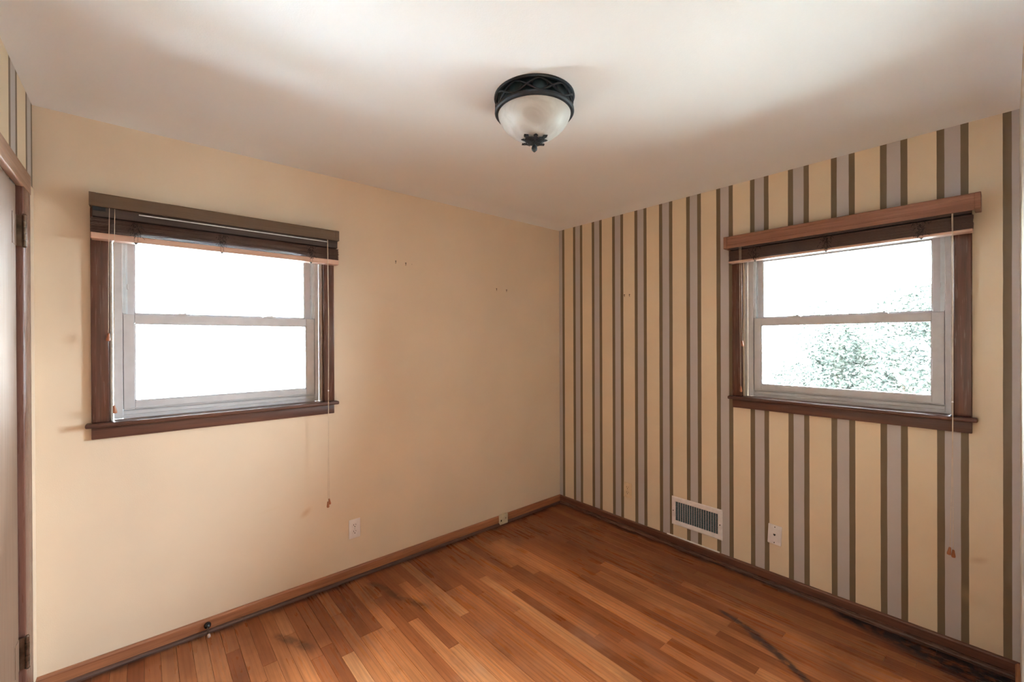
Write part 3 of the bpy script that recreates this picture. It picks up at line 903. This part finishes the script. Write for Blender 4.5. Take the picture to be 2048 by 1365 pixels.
# ------------------------------------------------------------------ small nails left in the walls
def nail():
    e = bmesh.new()
    cyl(e, (0, .004, 0), (0, -.007, 0), .0014, n=8)
    lathe(e, [(0, .0035), (.0035, .002), (.004, 0), (.0035, -.002), (0, -.0035)], (0, -.008, 0), 12)
    tube(e, [(0, -.007, -.001), (0, -.009, -.007), (0, -.008, -.0125), (0, -.004, -.0145)], .0016, 6)
    return finish('wall_hook', e, M_BRASS, smooth=True)
hk = nail()
spots = [('left', -1.566, 1.986, 'small brass hook, left one of the pair beside the left window blind'),
         ('left', -1.495, 1.981, 'small brass hook, right one of the pair beside the left window blind'),
         ('left', -.723, 1.869, 'small brass hook, left one of the pair nearer the corner on the cream wall'),
         ('left', -.621, 1.867, 'small brass hook, right one of the pair nearer the corner on the cream wall'),
         ('right', -.688, 1.813, 'small brass hook, left one of the pair on the striped wall'),
         ('right', -.733, 1.811, 'small brass hook, right one of the pair on the striped wall')]
for i, (wl_, a, z, lab) in enumerate(spots):
    o = hk if i == 0 else hk.copy()
    if i: COL.objects.link(o)
    place(o, wl_, a, z); tag(o, lab, 'hook', 'small brass hooks left in the walls')
bm = bmesh.new(); cyl(bm, (0, .004, 0), (0, -.0012, 0), .0016, n=10)
o = finish('nail', bm, M_IRON); place(o, 'left', -1.447, 1.979)
tag(o, 'tiny dark nail head right of the pair of hooks near the left window', 'nail')

# ------------------------------------------------------------------ door stop on the left baseboard
ds = empty('door_stop', (-2.581, -.014, .056))
tag(ds, 'short door stop with round black base on the left baseboard', 'door stop')
bm = bmesh.new(); tube(bm, [(0, .0, 0), (0, -.004, 0), (0, -.012, 0), (0, -.018, -.001), (0, -.021, -.0015)], [.015, .0155, .0135, .008, .004], 20)
finish('base_cup', bm, M_RUBBER, ds, smooth=True)
bm = bmesh.new()
pts = [(.0045 * math.cos(k * .9), -.018 - k * .0006, -.001 - k * .00032 + .0045 * math.sin(k * .9)) for k in range(64)]
tube(bm, pts, .0011, 5); finish('spring', bm, M_HINGE, ds, smooth=True)
bm = bmesh.new(); tube(bm, [(0, -.054, -.020), (0, -.057, -.0215), (0, -.066, -.0265), (0, -.068, -.0275)], [.006, .0072, .0068, .004], 14)
finish('rubber_tip', bm, M_TIP, ds, smooth=True, label='pale rubber tip')

# ------------------------------------------------------------------ fill light added in the hall, unseen behind the camera
hl = empty('hall_fill', (-2.1, -R - .75, ZC)); tag(hl, 'added fill light on the hall ceiling behind the camera doorway', 'ceiling light')
bm = bmesh.new(); lathe(bm, [(0, 0), (.07, 0), (.07, -.02), (.05, -.03), (0, -.03)], n=32); finish('fill_base', bm, M_STEEL, hl, smooth=True)
ld = bpy.data.lights.new('fill_point', 'POINT'); ld.energy = FILL_W; ld.color = (.95, .97, 1.0); ld.shadow_soft_size = .09
lo = bpy.data.objects.new('fill_point', ld); COL.objects.link(lo); lo.parent = hl; lo.location = (0, 0, -.16)

# ------------------------------------------------------------------ outdoors
M, t, b = mat('dry winter lawn', (.2, .2, .18), .9)
p = pos(t)
t.links.new(mixc(t, rng(t, noise(t, p, 3, 5, .7), .3, .7), (.17, .175, .165), (.23, .235, .22)), b.inputs['Base Color'])
bm = bmesh.new(); box(bm, -40, 50, -40, 50, -.55, -.50); finish('ground', bm, M, kind='structure')
bm = bmesh.new()  # unseen pale slabs, added to bounce daylight up to the ceiling
for i in range(7):
    box(bm, -9 + i * 1.9, -9 + i * 1.9 + 1.885, .20, 2.6, -.50, -.46, .01)
finish('bounce_slabs', bm, plain('pale bounce concrete', (.70, .72, .75), .85, var=.06, nscale=4), kind='structure')

M_SIDE = plain('white lap siding', (.80, .81, .82), .6, var=.03, nscale=5)
M_SIDET = plain('white house trim', (.85, .86, .88), .5, var=.02)
M_NGLASS = plain('reflecting house window', (.45, .52, .62), .15, var=.05, nscale=2)
hs = empty('neighbour_house', (-2.0, 5.65, -.5)); tag(hs, 'white lap sided house outside the left window', 'house')
def hat(o): o.location = (2.0, -5.65, .5); return o
EXP = .105
nb = int(3.3 / EXP)
wx0, wx1, wz0, wz1 = -2.25, -1.27, 1.10, 2.45
def board(x0, x1, z):
    bm = bmesh.new()
    prism(bm, [(5.65, z), (5.628, z), (5.642, z + EXP + .01), (5.65, z + EXP + .01)], x0, x1, 'x')
    return hat(finish('siding_board', bm, M_SIDE, hs))
for i in range(nb):
    z = -.3 + i * EXP
    if z + EXP > wz0 and z < wz1:
        board(-9, wx0 - .06, z); board(wx1 + .06, 5, z)
    else: board(-9, 5, z)
bm = bmesh.new()
box(bm, -9, 5, 5.65, 9, -.5, 3.0); hat(finish('house_body', bm, M_SIDE, hs))
bm = bmesh.new(); prism(bm, [(5.2, 3.0), (9.4, 3.0), (7.3, 4.4)], -9.3, 5.3, 'x')
hat(finish('gable_roof', bm, plain('grey roof shingle', (.25, .25, .26), .9), hs))
bm = bmesh.new()
box(bm, wx0 - .09, wx0, 5.60, 5.65, wz0 - .09, wz1 + .09); box(bm, wx1, wx1 + .09, 5.60, 5.65, wz0 - .09, wz1 + .09)
box(bm, wx0, wx1, 5.60, 5.65, wz0 - .09, wz0); box(bm, wx0, wx1, 5.60, 5.65, wz1, wz1 + .09); box(bm, wx0, wx1, 5.615, 5.645, 1.75, 1.80)
nw = hat(finish('window_frame', bm, M_SIDET, hs))
bm = bmesh.new(); box(bm, wx0, wx1, 5.635, 5.648, wz0, wz1)
g = finish('window_pane', bm, M_NGLASS, nw)

M, t, b = mat('pale leaves', (.3, .36, .22), .6)
oi = nd(t, 'ShaderNodeNewGeometry')
t.links.new(mixc(t, oi.outputs['Random Per Island'], (.022, .030, .025), (.040, .049, .038)), b.inputs['Base Color'])
M_LEAF = M
M_BARK = plain('bark', (.16, .12, .09), .9, var=.2)
def tree(name, label, x, y, z0, trunk_h, clumps, nleaf, size, seed):
    rd = random.Random(seed)
    e = empty(name, (x, y, z0)); tag(e, label, 'tree' if 'tree' in name else 'shrub', 'trees and shrubs outside the right window')
    bm = bmesh.new()
    tube(bm, [(0, 0, 0), (.05, .02, trunk_h * .5), (.0, .06, trunk_h), (.1, .0, trunk_h * 1.5)], [.14, .11, .08, .04], 8)
    for k in range(5):
        a = k * 1.3; tube(bm, [(0, 0, trunk_h * .7), (math.cos(a) * .5, math.sin(a) * .5, trunk_h * 1.1), (math.cos(a) * 1.0, math.sin(a) * 1.0, trunk_h * 1.5)], [.05, .035, .015], 6)
    finish('trunk', bm, M_BARK, e, smooth=True)
    bm = bmesh.new()
    for _ in range(nleaf):
        cx, cy, cz, cr = rd.choice(clumps)
        v = Vector((rd.gauss(0, 1), rd.gauss(0, 1), rd.gauss(0, 1))).normalized() * cr * rd.uniform(.55, 1.05)
        c = Vector((cx, cy, cz)) + v
        a = Vector((rd.gauss(0, 1), rd.gauss(0, 1), rd.gauss(0, .6))).normalized(); b_ = a.orthogonal().normalized()
        b_.rotate(Matrix.Rotation(rd.uniform(0, 6), 3, a)); s = size * rd.uniform(.6, 1.3)
        q = [c - a * s, c + b_ * s * .5, c + a * s, c - b_ * s * .5]
        bm.faces.new([bm.verts.new(k) for k in q])
    o = finish('foliage', bm, M_LEAF, e); o['kind'] = 'stuff'
rd = random.Random(11)
tree('garden_tree', 'bushy green tree outside the right window', 7.2, -1.9, -.5, 1.0,
     [(rd.uniform(-1.0, 1.0), rd.uniform(-1.5, 1.9), rd.uniform(.7, 2.5), rd.uniform(.4, .65)) for _ in range(32)], 60000, .034, 1)
tree('garden_shrub', 'low shrub left of the tree outside the right window', 5.5, 1.6, -.5, .4,
     [(rd.uniform(-.8, .8), rd.uniform(-.6, .6), rd.uniform(.3, .9), rd.uniform(.25, .4)) for _ in range(10)], 14000, .03, 2)
